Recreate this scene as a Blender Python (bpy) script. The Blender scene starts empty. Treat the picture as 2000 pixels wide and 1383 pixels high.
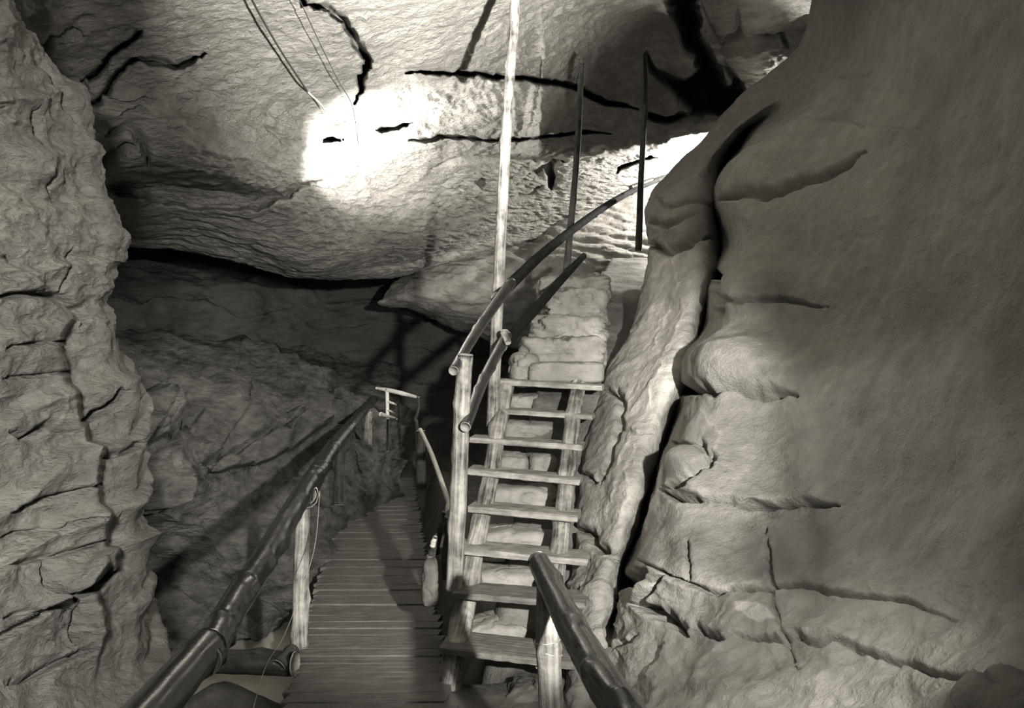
import bpy, math, random
import numpy as np
from mathutils import Vector, Matrix

random.seed(7)
sc = bpy.context.scene
COL = sc.collection
F = 1700.0          # focal length in pixels of the 2000 px wide frame
EYE = 1.6

def at(px, py, Y):
    """point of the cave seen at (px,py) at distance Y in front of the camera"""
    return Vector(((px - 1000.0) / F * Y, Y, EYE - (py - 691.5) / F * Y))

# ------------------------------------------------------------------ noise
_rng = np.random.RandomState(11)
_perm = _rng.permutation(256)
_perm = np.concatenate([_perm, _perm, _perm])
_g = _rng.normal(size=(256, 3)); _g /= np.linalg.norm(_g, axis=1)[:, None]

def perlin(p):
    pi = np.floor(p).astype(np.int64); pf = p - pi; pi &= 255
    u = pf * pf * pf * (pf * (pf * 6 - 15) + 10)
    out = 0.0
    for dx in (0, 1):
        for dy in (0, 1):
            for dz in (0, 1):
                h = _perm[_perm[_perm[(pi[:, 0] + dx) & 255] + ((pi[:, 1] + dy) & 255)] + ((pi[:, 2] + dz) & 255)]
                g = _g[h]
                d = (g[:, 0] * (pf[:, 0] - dx) + g[:, 1] * (pf[:, 1] - dy) + g[:, 2] * (pf[:, 2] - dz))
                w = (u[:, 0] if dx else 1 - u[:, 0]) * (u[:, 1] if dy else 1 - u[:, 1]) * (u[:, 2] if dz else 1 - u[:, 2])
                out = out + w * d
    return out * 1.5

def fbm(p, f, octv=4, gain=0.5, ridged=False):
    s = 0.0; a = 1.0; n = 0.0
    for i in range(octv):
        v = perlin(p * (f * 2.03 ** i) + 17.3 * i)
        if ridged: v = 1 - 2 * np.abs(v)
        s = s + a * v; n += a; a *= gain
    return s / n

def terrace(h, sharp=6.0):
    """soft staircase of period 1"""
    k = np.floor(h); f = h - k
    return k + 1 / (1 + np.exp(-(f - 0.5) * sharp * 2))

# ------------------------------------------------------------------ tagging
def tag(o, label=None, cat=None, group=None, kind=None):
    if label: o['label'] = label
    if cat: o['category'] = cat
    if group: o['group'] = group
    if kind: o['kind'] = kind
    return o

def empty(name, loc, label, cat, group=None):
    o = bpy.data.objects.new(name, None); COL.objects.link(o)
    o.location = loc; o.empty_display_size = 0.1
    return tag(o, label, cat, group)

def mesh_obj(name, verts, faces, mat, parent=None, smooth=True, mats=None, mat_idx=None):
    me = bpy.data.meshes.new(name)
    me.from_pydata([tuple(v) for v in verts], [], faces)
    if mats:
        for m in mats: me.materials.append(m)
        me.polygons.foreach_set('material_index', mat_idx)
    else:
        me.materials.append(mat)
    me.polygons.foreach_set('use_smooth', [smooth] * len(me.polygons))
    me.update()
    o = bpy.data.objects.new(name, me); COL.objects.link(o)
    if parent is not None:
        o.parent = parent
        o.matrix_parent_inverse = Matrix.Translation(-parent.location)
    return o

# ------------------------------------------------------------------ materials
def nodes(name):
    m = bpy.data.materials.new(name); m.use_nodes = True
    nt = m.node_tree; nt.nodes.clear()
    out = nt.nodes.new('ShaderNodeOutputMaterial'); b = nt.nodes.new('ShaderNodeBsdfPrincipled')
    nt.links.new(b.outputs[0], out.inputs[0])
    return m, nt, b

def N(nt, t, **kw):
    n = nt.nodes.new(t)
    for k, v in kw.items():
        if k in n.inputs: n.inputs[k].default_value = v
        else: setattr(n, k, v)
    return n

def ramp(nt, src, stops):
    r = nt.nodes.new('ShaderNodeValToRGB'); nt.links.new(src, r.inputs[0])
    e = r.color_ramp.elements
    while len(e) > 1: e.remove(e[-1])
    e[0].position = stops[0][0]; e[0].color = (*stops[0][1], 1)
    for p, c in stops[1:]:
        q = e.new(p); q.color = (*c, 1)
    return r

SEP = (1.0, 0.957, 0.885)
def sep(v): return (v * SEP[0], v * SEP[1], v * SEP[2])

def rock_mat(name, lo, hi, stretch=(1, 1, 1), rot=(0, 0, 0), fine=60.0, bump=0.5, dist=0.02, rough=0.75, spec=0.3, mid=6.0, crack=0.0):
    m, nt, b = nodes(name); L = nt.links
    g = N(nt, 'ShaderNodeNewGeometry')
    mp = N(nt, 'ShaderNodeMapping'); mp.inputs['Rotation'].default_value = rot; mp.inputs['Scale'].default_value = stretch
    L.new(g.outputs['Position'], mp.inputs['Vector'])
    n1 = N(nt, 'ShaderNodeTexNoise', Scale=mid, Detail=8.0, Roughness=0.62); L.new(mp.outputs[0], n1.inputs['Vector'])
    n2 = N(nt, 'ShaderNodeTexNoise', Scale=fine, Detail=5.0, Roughness=0.6); L.new(mp.outputs[0], n2.inputs['Vector'])
    n3 = N(nt, 'ShaderNodeTexNoise', Scale=1.3, Detail=4.0); L.new(g.outputs['Position'], n3.inputs['Vector'])
    r1 = ramp(nt, n1.outputs[0], [(0.3, sep(lo)), (0.7, sep(hi))])
    r3 = ramp(nt, n3.outputs[0], [(0.3, (0.72,) * 3), (0.7, (1.15,) * 3)])
    mx = N(nt, 'ShaderNodeMixRGB', blend_type='MULTIPLY'); mx.inputs[0].default_value = 1
    L.new(r1.outputs[0], mx.inputs[1]); L.new(r3.outputs[0], mx.inputs[2])
    at_ = N(nt, 'ShaderNodeAttribute', attribute_name='tone')
    mx2 = N(nt, 'ShaderNodeMixRGB', blend_type='MULTIPLY'); mx2.inputs[0].default_value = 1
    L.new(mx.outputs[0], mx2.inputs[1]); L.new(at_.outputs['Color'], mx2.inputs[2])
    L.new(mx2.outputs[0], b.inputs['Base Color'])
    rr = ramp(nt, n1.outputs[0], [(0.35, (rough - .15,) * 3), (0.65, (min(1, rough + .15),) * 3)])
    L.new(rr.outputs[0], b.inputs['Roughness'])
    b.inputs['Specular IOR Level'].default_value = spec
    # bump: medium bedding + fine grain
    a = N(nt, 'ShaderNodeMath', operation='MULTIPLY'); a.inputs[1].default_value = 0.35; L.new(n2.outputs[0], a.inputs[0])
    s = N(nt, 'ShaderNodeMath', operation='ADD'); L.new(n1.outputs[0], s.inputs[0]); L.new(a.outputs[0], s.inputs[1])
    src = s.outputs[0]
    if crack > 0:
        nw = N(nt, 'ShaderNodeTexNoise', Scale=4.0, Detail=3.0); L.new(mp.outputs[0], nw.inputs['Vector'])
        mm = N(nt, 'ShaderNodeMixRGB'); mm.inputs[0].default_value = 0.25
        L.new(mp.outputs[0], mm.inputs[1]); L.new(nw.outputs['Color'], mm.inputs[2])
        vo = N(nt, 'ShaderNodeTexVoronoi', feature='DISTANCE_TO_EDGE', Scale=2.6); L.new(mm.outputs[0], vo.inputs['Vector'])
        rc = ramp(nt, vo.outputs['Distance'], [(0.0, (0,) * 3), (0.02, (1,) * 3)])
        cm = N(nt, 'ShaderNodeMath', operation='MULTIPLY'); cm.inputs[1].default_value = crack; L.new(rc.outputs[0], cm.inputs[0])
        s2 = N(nt, 'ShaderNodeMath', operation='ADD'); L.new(src, s2.inputs[0]); L.new(cm.outputs[0], s2.inputs[1]); src = s2.outputs[0]
    bp = N(nt, 'ShaderNodeBump', Strength=bump, Distance=dist); L.new(src, bp.inputs['Height'])
    L.new(bp.outputs[0], b.inputs['Normal'])
    return m

def wood_mat(name, lo, hi, rough=0.6, spec=0.4, bump=0.5, scale=1.0, grain=(1, 1, 0.06)):
    """grain runs along local Z of generated 'axis' attribute (u across, v along)"""
    m, nt, b = nodes(name); L = nt.links
    a = N(nt, 'ShaderNodeAttribute', attribute_name='grain')
    mp = N(nt, 'ShaderNodeMapping'); mp.inputs['Scale'].default_value = grain
    L.new(a.outputs['Vector'], mp.inputs['Vector'])
    n1 = N(nt, 'ShaderNodeTexNoise', Scale=55.0 * scale, Detail=6.0, Roughness=0.6); L.new(mp.outputs[0], n1.inputs['Vector'])
    n2 = N(nt, 'ShaderNodeTexNoise', Scale=9.0 * scale, Detail=5.0, Roughness=0.65); L.new(a.outputs['Vector'], n2.inputs['Vector'])
    mxv = N(nt, 'ShaderNodeMath', operation='ADD'); L.new(n1.outputs[0], mxv.inputs[0]); L.new(n2.outputs[0], mxv.inputs[1])
    r = ramp(nt, mxv.outputs[0], [(0.0, sep(lo))]); 
    hf = N(nt, 'ShaderNodeMath', operation='MULTIPLY'); hf.inputs[1].default_value = 0.5; L.new(mxv.outputs[0], hf.inputs[0])
    r = ramp(nt, hf.outputs[0], [(0.38, sep(lo)), (0.5, sep((lo + hi) / 2)), (0.6, sep(hi))])
    L.new(r.outputs[0], b.inputs['Base Color'])
    b.inputs['Roughness'].default_value = rough
    b.inputs['Specular IOR Level'].default_value = spec
    bp = N(nt, 'ShaderNodeBump', Strength=bump, Distance=0.014); L.new(mxv.outputs[0], bp.inputs['Height'])
    L.new(bp.outputs[0], b.inputs['Normal'])
    return m

def plain_mat(name, v, rough=0.6, spec=0.4, metal=0.0, emit=0.0):
    m, nt, b = nodes(name)
    n1 = N(nt, 'ShaderNodeTexNoise', Scale=40.0, Detail=4.0)
    g = N(nt, 'ShaderNodeNewGeometry'); nt.links.new(g.outputs['Position'], n1.inputs['Vector'])
    r = ramp(nt, n1.outputs[0], [(0.3, sep(v * .75)), (0.7, sep(min(1, v * 1.2)))]); nt.links.new(r.outputs[0], b.inputs['Base Color'])
    b.inputs['Roughness'].default_value = rough; b.inputs['Specular IOR Level'].default_value = spec
    b.inputs['Metallic'].default_value = metal
    if emit:
        b.inputs['Emission Color'].default_value = (1, .98, .92, 1); b.inputs['Emission Strength'].default_value = emit
    return m

ROCK_CEIL = rock_mat('ceiling_limestone', 0.24, 0.42, stretch=(0.6, 1.2, 1.6), rot=(0, 0.12, 0.15), fine=34, bump=1.0, dist=0.09, mid=8.0)
ROCK_LEFT = rock_mat('left_limestone', 0.20, 0.36, stretch=(1, 1, 2.2), rot=(0.3, 0.1, 0), fine=45, bump=0.9, dist=0.05, mid=9.0)
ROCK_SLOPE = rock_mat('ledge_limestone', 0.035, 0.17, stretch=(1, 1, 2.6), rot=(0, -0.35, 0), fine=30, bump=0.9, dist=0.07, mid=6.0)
ROCK_RIGHT = rock_mat('right_limestone', 0.24, 0.38, stretch=(1, 1, 1.3), fine=75, bump=0.8, dist=0.03, rough=0.7, mid=10.0)
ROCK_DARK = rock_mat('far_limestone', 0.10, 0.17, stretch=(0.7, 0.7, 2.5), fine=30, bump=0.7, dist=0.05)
ROCK_STEP = rock_mat('step_stone', 0.24, 0.42, fine=60, bump=0.7, dist=0.025, mid=10)
MUD = rock_mat('cave_mud', 0.10, 0.24, fine=50, bump=0.7, dist=0.03, rough=0.8)

W_POST = wood_mat('peeled_pole_wood', 0.045, 0.50, rough=0.6, bump=0.8)
W_FPOST = wood_mat('near_post_wood', 0.10, 0.42, rough=0.6, bump=0.6)
W_RAIL = wood_mat('wet_dark_rail_wood', 0.008, 0.045, rough=0.6, spec=0.15, bump=0.9)
W_URAIL = wood_mat('upper_rail_wood', 0.006, 0.025, rough=0.85, spec=0.08, bump=0.8)
_b = [n for n in W_RAIL.node_tree.nodes if n.type == 'BSDF_PRINCIPLED'][0]
_b.inputs['Coat Weight'].default_value = 0.75; _b.inputs['Coat Roughness'].default_value = 0.2; _b.inputs['Coat IOR'].default_value = 1.6
W_RAILD = wood_mat('dark_pole_wood', 0.025, 0.10, rough=0.7, spec=0.2, bump=0.5)
W_TREAD = wood_mat('tread_wood', 0.15, 0.42, rough=0.65, bump=0.6, grain=(1, 1, 0.05))
W_TREAD_D = wood_mat('worn_tread_wood', 0.09, 0.22, rough=0.65, bump=0.6, grain=(1, 1, 0.05))
W_DECK = wood_mat('deck_wood', 0.10, 0.19, rough=0.6, spec=0.3, bump=0.4, grain=(1, 1, 0.05))
W_END = wood_mat('cut_end_wood', 0.2, 0.5, rough=0.7, bump=0.3, grain=(1, 1, 1))
W_PALE = wood_mat('pale_wood', 0.6, 0.85, rough=0.5, bump=0.3)  # lamplight on the far sticks and side rail put into the colour
WIRE = plain_mat('wire_metal', 0.6, rough=0.4, metal=0.6)
CABLE = plain_mat('cable_rubber', 0.03, rough=0.5)
CABLE_P = plain_mat('cable_white', 0.75, rough=0.5)

# ------------------------------------------------------------------ rock sheets
def catmull(P, n):
    """P: (k, ...) control rows -> (n, ...)"""
    k = P.shape[0]
    t = np.linspace(0, k - 1, n); i = np.clip(np.floor(t).astype(int), 0, k - 2); f = (t - i)
    Pm = np.concatenate([[2 * P[0] - P[1]], P, [2 * P[-1] - P[-2]]])
    f = f.reshape(-1, *([1] * (P.ndim - 1)))
    p0, p1, p2, p3 = Pm[i], Pm[i + 1], Pm[i + 2], Pm[i + 3]
    s = 0.5
    return (p1 + f * s * (p2 - p0) + f * f * (s * (2 * p0 - 5 * p1 + 4 * p2 - p3)) + f ** 3 * (s * (-p0 + 3 * p1 - 3 * p2 + p3)))

def poly_dist(q, line, jit=0.0, seed=0):
    """distance, signed side (+ = right-hand/below for a left-to-right line) and position 0..1 along the line"""
    pts = np.array(line, float)
    if jit > 0:   # subdivide and jitter
        rs = np.random.RandomState(seed + int(abs(pts).sum()) % 9973)
        for _ in range(3):
            mid = (pts[1:] + pts[:-1]) / 2
            d = pts[1:] - pts[:-1]; ln = np.linalg.norm(d, axis=1)[:, None]
            nrm = np.stack([-d[:, 1], d[:, 0]], 1) / np.maximum(ln, 1e-6)
            mid = mid + nrm * rs.uniform(-1, 1, (len(mid), 1)) * np.minimum(jit, ln * 0.3)
            new = np.empty((len(pts) + len(mid), 2)); new[0::2] = pts; new[1::2] = mid; pts = new
            jit *= 0.55
    best = np.full(len(q), 1e9); side = np.zeros(len(q)); tt = np.zeros(len(q))
    m = len(pts) - 1
    for i in range(m):
        a = pts[i]; b = pts[i + 1]; d = b - a; L2 = (d ** 2).sum() + 1e-9
        t = np.clip(((q - a) @ d) / L2, 0, 1)
        c = a + t[:, None] * d; r = q - c; dist = np.hypot(r[:, 0], r[:, 1])
        cr = d[0] * r[:, 1] - d[1] * r[:, 0]
        k = dist < best
        best[k] = dist[k]; side[k] = np.sign(cr[k]); tt[k] = (i + t[k]) / m
    return best, side, tt

def in_poly(q, poly):
    poly = np.array(poly, float); ins = np.zeros(len(q), bool); n = len(poly)
    for i in range(n):
        x1, y1 = poly[i]; x2, y2 = poly[(i + 1) % n]
        c = ((y1 > q[:, 1]) != (y2 > q[:, 1])) & (q[:, 0] < (x2 - x1) * (q[:, 1] - y1) / (y2 - y1 + 1e-9) + x1)
        ins ^= c
    return ins

def sheet(name, rows, nu, nv, mat, fn=None, feats=(), kind='structure', label=None, cat=None, pixel=True, back=False):
    C = np.array([[tuple(at(*p)) if (pixel and not isinstance(p, Vector)) else tuple(p) for p in r] for r in rows])     # (R,C,3)
    G = catmull(C, nv)
    G = catmull(G.transpose(1, 0, 2), nu).transpose(1, 0, 2)
    def normals(G):
        du = np.gradient(G, axis=1); dv = np.gradient(G, axis=0)
        n = np.cross(dv, du); n /= np.maximum(np.linalg.norm(n, axis=2, keepdims=True), 1e-9)
        return n
    nr = normals(G); P = G.reshape(-1, 3); Nn = nr.reshape(-1, 3)
    yy = np.maximum(P[:, 1], 0.3)
    q = np.stack([1000 + P[:, 0] / yy * F, 691.5 - (P[:, 2] - EYE) / yy * F], 1)
    disp = np.zeros(len(P)); tone = np.ones(len(P)); big = np.zeros(len(P))
    if fn is not None:
        disp = disp + fn(P, q)
    Pa, qa, dispa, tonea = P, q, disp, tone
    for f in feats:
        k = f[0]
        if k == 'bump':
            mg = 2.2 * max(f[2]); xs = [f[1][0]]; ys = [f[1][1]]
        else:
            xs = [c[0] for c in f[1]]; ys = [c[1] for c in f[1]]
            mg = {'crack': lambda: f[2] * 3 + 14, 'cut': lambda: f[2] * 3 + 14, 'vein': lambda: f[2] * 6 + 8, 'ledge': lambda: f[3] * 4.0, 'pit': lambda: 40, 'patch': lambda: 30}[k]()
        sel = np.nonzero((qa[:, 0] > min(xs) - mg) & (qa[:, 0] < max(xs) + mg) & (qa[:, 1] > min(ys) - mg) & (qa[:, 1] < max(ys) + mg))[0]
        if len(sel) == 0: continue
        P = Pa[sel]; q = qa[sel]; disp = np.zeros(len(sel)); tone = np.zeros(len(sel))
        if k == 'crack':      # line, half-width px, depth m
            _, line, w, d = f[:4]; jit = f[4] if len(f) > 4 else w * 1.5
            ds, _, t = poly_dist(q, line, jit)
            fade = np.clip(np.minimum(t, 1 - t) * 8, 0.25, 1)
            disp -= d * np.exp(-(ds / (w * fade)) ** 2)
        elif k == 'cut':      # deep narrow fissure: line, half-width px, depth m
            _, line, w, d = f[:4]; jit = f[4] if len(f) > 4 else w * 1.5
            ds, _, t = poly_dist(q, line, jit)
            fade = np.clip(np.minimum(t, 1 - t) * 8, 0.3, 1)
            disp -= d * np.exp(-(ds / (w * fade)) ** 4)
        elif k == 'ledge':    # line, height m, falloff px (side -1 = above for left-to-right line)
            _, line, h, fall, sd = f[:5]; edge = f[5] if len(f) > 5 else 3.0
            ds, s, t = poly_dist(q, line, edge * 2)
            fade = np.clip(np.minimum(t, 1 - t) * 6, 0, 1); fade = fade * fade * (3 - 2 * fade)
            sg = ds * s * sd
            up = np.where(sg > 0, np.exp(-(sg / fall)), 0.0) * (1 / (1 + np.exp(-np.clip(sg / edge * 3 - 3, -30, 30))))
            disp += h * fade * up
        elif k == 'pit':      # polygon, depth, soft px
            _, pl, d, soft = f[:4]
            jx = 6 * np.stack([fbm(P, 3.0, 3), fbm(P + 9, 3.0, 3)], 1) * 2
            ins = in_poly(q + jx, pl)
            ds, _, _ = poly_dist(q + jx, list(pl) + [pl[0]])
            disp -= np.where(ins, d * np.clip(ds / soft, 0, 1), 0)
        elif k == 'bump':     # centre, radii px, height, (angle)
            _, (cx, cy), (rx, ry), h = f[:4]; an = math.radians(f[4]) if len(f) > 4 else 0
            dx = q[:, 0] - cx; dy = q[:, 1] - cy
            u = dx * math.cos(an) + dy * math.sin(an); v = -dx * math.sin(an) + dy * math.cos(an)
            disp += h * np.exp(-((u / rx) ** 2 + (v / ry) ** 2))
        elif k == 'vein':     # pale calcite deposit: line, half-width px, gain
            _, line, w, gn = f[:4]
            ds, _, t = poly_dist(q, line, w * 3)
            br = np.clip(0.7 + 1.2 * fbm(P, 9.0, 3), 0, 1)
            tone += gn * np.exp(-(ds / w) ** 2) * br
            disp += 0.006 * np.exp(-(ds / w) ** 2) * br
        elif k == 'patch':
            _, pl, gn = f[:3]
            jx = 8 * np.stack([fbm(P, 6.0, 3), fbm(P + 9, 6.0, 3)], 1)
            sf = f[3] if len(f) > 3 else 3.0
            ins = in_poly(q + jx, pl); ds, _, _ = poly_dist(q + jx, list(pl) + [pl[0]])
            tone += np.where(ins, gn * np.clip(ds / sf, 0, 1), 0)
        if k in ('ledge', 'pit', 'cut'): big[sel] += disp
        else: dispa[sel] += disp
        tonea[sel] += tone
    P, q, disp, tone = Pa, qa, dispa, tonea
    # large overhangs and hollows are carved horizontally out of the face, small relief along its normal
    vd = np.array([0, 0, EYE]) - P; vd /= np.linalg.norm(vd, axis=1)[:, None]
    P2 = P + Nn * disp[:, None] + vd * big[:, None]
    idx = np.arange(nu * nv).reshape(nv, nu)
    quads = np.stack([idx[:-1, :-1], idx[1:, :-1], idx[1:, 1:], idx[:-1, 1:]], -1).reshape(-1, 4)
    me = bpy.data.meshes.new(name)
    me.vertices.add(len(P2)); me.vertices.foreach_set('co', P2.ravel().astype(np.float32))
    nq = len(quads)
    me.loops.add(nq * 4); me.loops.foreach_set('vertex_index', quads.ravel().astype(np.int32))
    me.polygons.add(nq); me.polygons.foreach_set('loop_start', np.arange(0, nq * 4, 4, dtype=np.int32))
    me.polygons.foreach_set('use_smooth', np.ones(nq, bool))
    me.update(calc_edges=True)
    ca = me.color_attributes.new('tone', 'FLOAT_COLOR', 'POINT')
    tc = np.ones((len(P2), 4), np.float32); tc[:, :3] = tone[:, None]
    ca.data.foreach_set('color', tc.ravel())
    me.materials.append(mat)
    o = bpy.data.objects.new(name, me); COL.objects.link(o)
    tag(o, label, cat, None, kind)
    return o

def strata(P, dip=(0.0, 0.0), freq=4.0, amp=0.06, warp=0.4, sharp=5.0):
    h = (P[:, 2] + dip[0] * P[:, 0] + dip[1] * P[:, 1]) * freq + warp * fbm(P, 0.8, 3) * freq * 0.5
    f = h - np.floor(h)
    k = np.floor(h).astype(int)
    am = 0.5 + 0.5 * np.sin(k * 12.9898) * np.cos(k * 4.1)
    prof = f ** 2 * (1 - np.clip((f - 0.86) / 0.14, 0, 1))      # grows upwards then undercuts
    return amp * prof * (0.4 + am)

exec_parts = []
# ============================ RIGHT WALL ============================
def R(py, c1, c2, c3, c4, c5, c6, c7, c8):
    c0 = (c1[0] + 45, c1[1] + 1.6)
    return [(c[0], py, c[1]) for c in (c0, c1, c2, c3, c4, c5, c6, c7, c8)]
rw = [
 R(-300, (1650, 6.4), (1670, 6.0), (1690, 5.7), (1710, 5.4), (1750, 5.0), (1850, 4.0), (2000, 3.1), (2500, 1.9)),
 R(-120, (1615, 6.8), (1630, 6.4), (1650, 6.1), (1680, 5.8), (1720, 5.3), (1820, 4.2), (1970, 3.3), (2450, 1.95)),
 R(0,    (1590, 7.0), (1605, 6.6), (1625, 6.3), (1655, 6.0), (1700, 5.4), (1800, 4.4), (1950, 3.4), (2400, 2.0)),
 R(100,  (1558, 7.2), (1575, 6.8), (1600, 6.5), (1630, 6.1), (1680, 5.5), (1780, 4.5), (1930, 3.5), (2400, 2.0)),
 R(190,  (1448, 7.7), (1480, 7.3), (1510, 6.9), (1550, 6.5), (1610, 5.8), (1740, 4.7), (1910, 3.5), (2400, 2.0)),
 R(260, (1390, 7.9), (1415, 7.4), (1435, 7.3), (1459, 7.9), (1508, 6.144), (1660, 5), (1890, 3.5), (2400, 2)),
 R(330, (1322, 8), (1350, 7.4), (1385, 7.2), (1422, 8.9), (1460, 6.138), (1610, 5.1), (1880, 3.5), (2400, 2)),
 R(400, (1275, 7.9), (1315, 7.1), (1372, 7), (1398, 8.7), (1426, 6.045), (1590, 5), (1870, 3.45), (2400, 2)),
 R(480, (1273, 7.5), (1320, 6.8), (1386, 6.6), (1407, 8.3), (1448, 5.766), (1590, 4.9), (1860, 3.4), (2400, 2)),
 R(560, (1262, 7.1), (1312, 6.4), (1372, 6.2), (1394, 7.9), (1426, 5.487), (1580, 4.75), (1860, 3.35), (2400, 1.95)),
 R(650, (1233, 6.7), (1290, 6.1), (1350, 5.9), (1372, 7.6), (1403, 5.255), (1570, 4.6), (1850, 3.3), (2380, 1.95)),
 R(740, (1190, 6.3), (1250, 5.7), (1322, 5.55), (1344, 7.2), (1374, 4.976), (1550, 4.4), (1840, 3.2), (2380, 1.9)),
 R(850, (1152, 5.9), (1205, 5.4), (1283, 5.25), (1307, 6.8), (1338, 4.697), (1530, 4.2), (1830, 3.1), (2350, 1.9)),
 R(950, (1134, 5.6), (1190, 5.1), (1253, 5), (1276, 6.5), (1304, 4.464), (1520, 4), (1820, 3), (2350, 1.85)),
 R(1030, (1130, 5.35), (1180, 4.9), (1228, 4.85), (1252, 6.2), (1290, 4.278), (1510, 3.85), (1810, 2.85), (2330, 1.8)),
 R(1110, (1128, 5.1), (1160, 4.75), (1195, 4.7), (1220, 5.8), (1266, 4.092), (1500, 3.65), (1800, 2.75), (2320, 1.75)),
 R(1200, (1118, 4.8), (1145, 4.5), (1172, 4.4), (1202, 4.55), (1246, 4.1), (1480, 3.4), (1790, 2.6), (2300, 1.7)),
 R(1300, (1125, 4.4), (1160, 4.15), (1190, 4.05), (1220, 3.92), (1265, 3.72), (1470, 3.1), (1770, 2.4), (2250, 1.6)),
 R(1400, (1125, 4.05), (1155, 3.9), (1185, 3.75), (1220, 3.6), (1270, 3.4), (1450, 2.8), (1750, 2.2), (2200, 1.5)),
 R(1620, (1125, 3.25), (1155, 3.15), (1190, 3.0), (1235, 2.85), (1290, 2.7), (1450, 2.35), (1750, 1.8), (2200, 1.25)),
]
def extend(rows, dx, top, bottom):
    """carry a side wall on past the camera, up to the roof and down into the floor"""
    out = []
    for r in rows:
        e = at(*r[-1] if dx > 0 else r[0])
        v = Vector((max(abs(e.x) + abs(dx), 1.8) * (1 if dx > 0 else -1), 0.1, e.z))
        out.append(list(r) + [v] if dx > 0 else [v] + list(r))
    def lvl(r, z, k):
        return [Vector((q.x + k * (0.05 if dx > 0 else -0.05), q.y, z)) for q in [p if isinstance(p, Vector) else at(*p) for p in r]]
    return [lvl(out[0], top, 1)] + out + [lvl(out[-1], bottom, -1)]
rw = extend(rw, 0.12, 5.4, -0.9)
def rw_fn(P, q):
    d = 0.05 * fbm(P, 1.2, 3) + 0.022 * fbm(P, 5, 4)
    near = np.clip((1420 - q[:, 0]) / 150, 0, 1)
    low = np.clip((q[:, 1] - 1080) / 80, 0, 1)
    d += (0.3 + 0.7 * np.maximum(near * 0.35, low)) * 0.045 * np.abs(fbm(P * np.array([1, 1, 1.6]), 3.0, 4, ridged=True))
    return d
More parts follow.
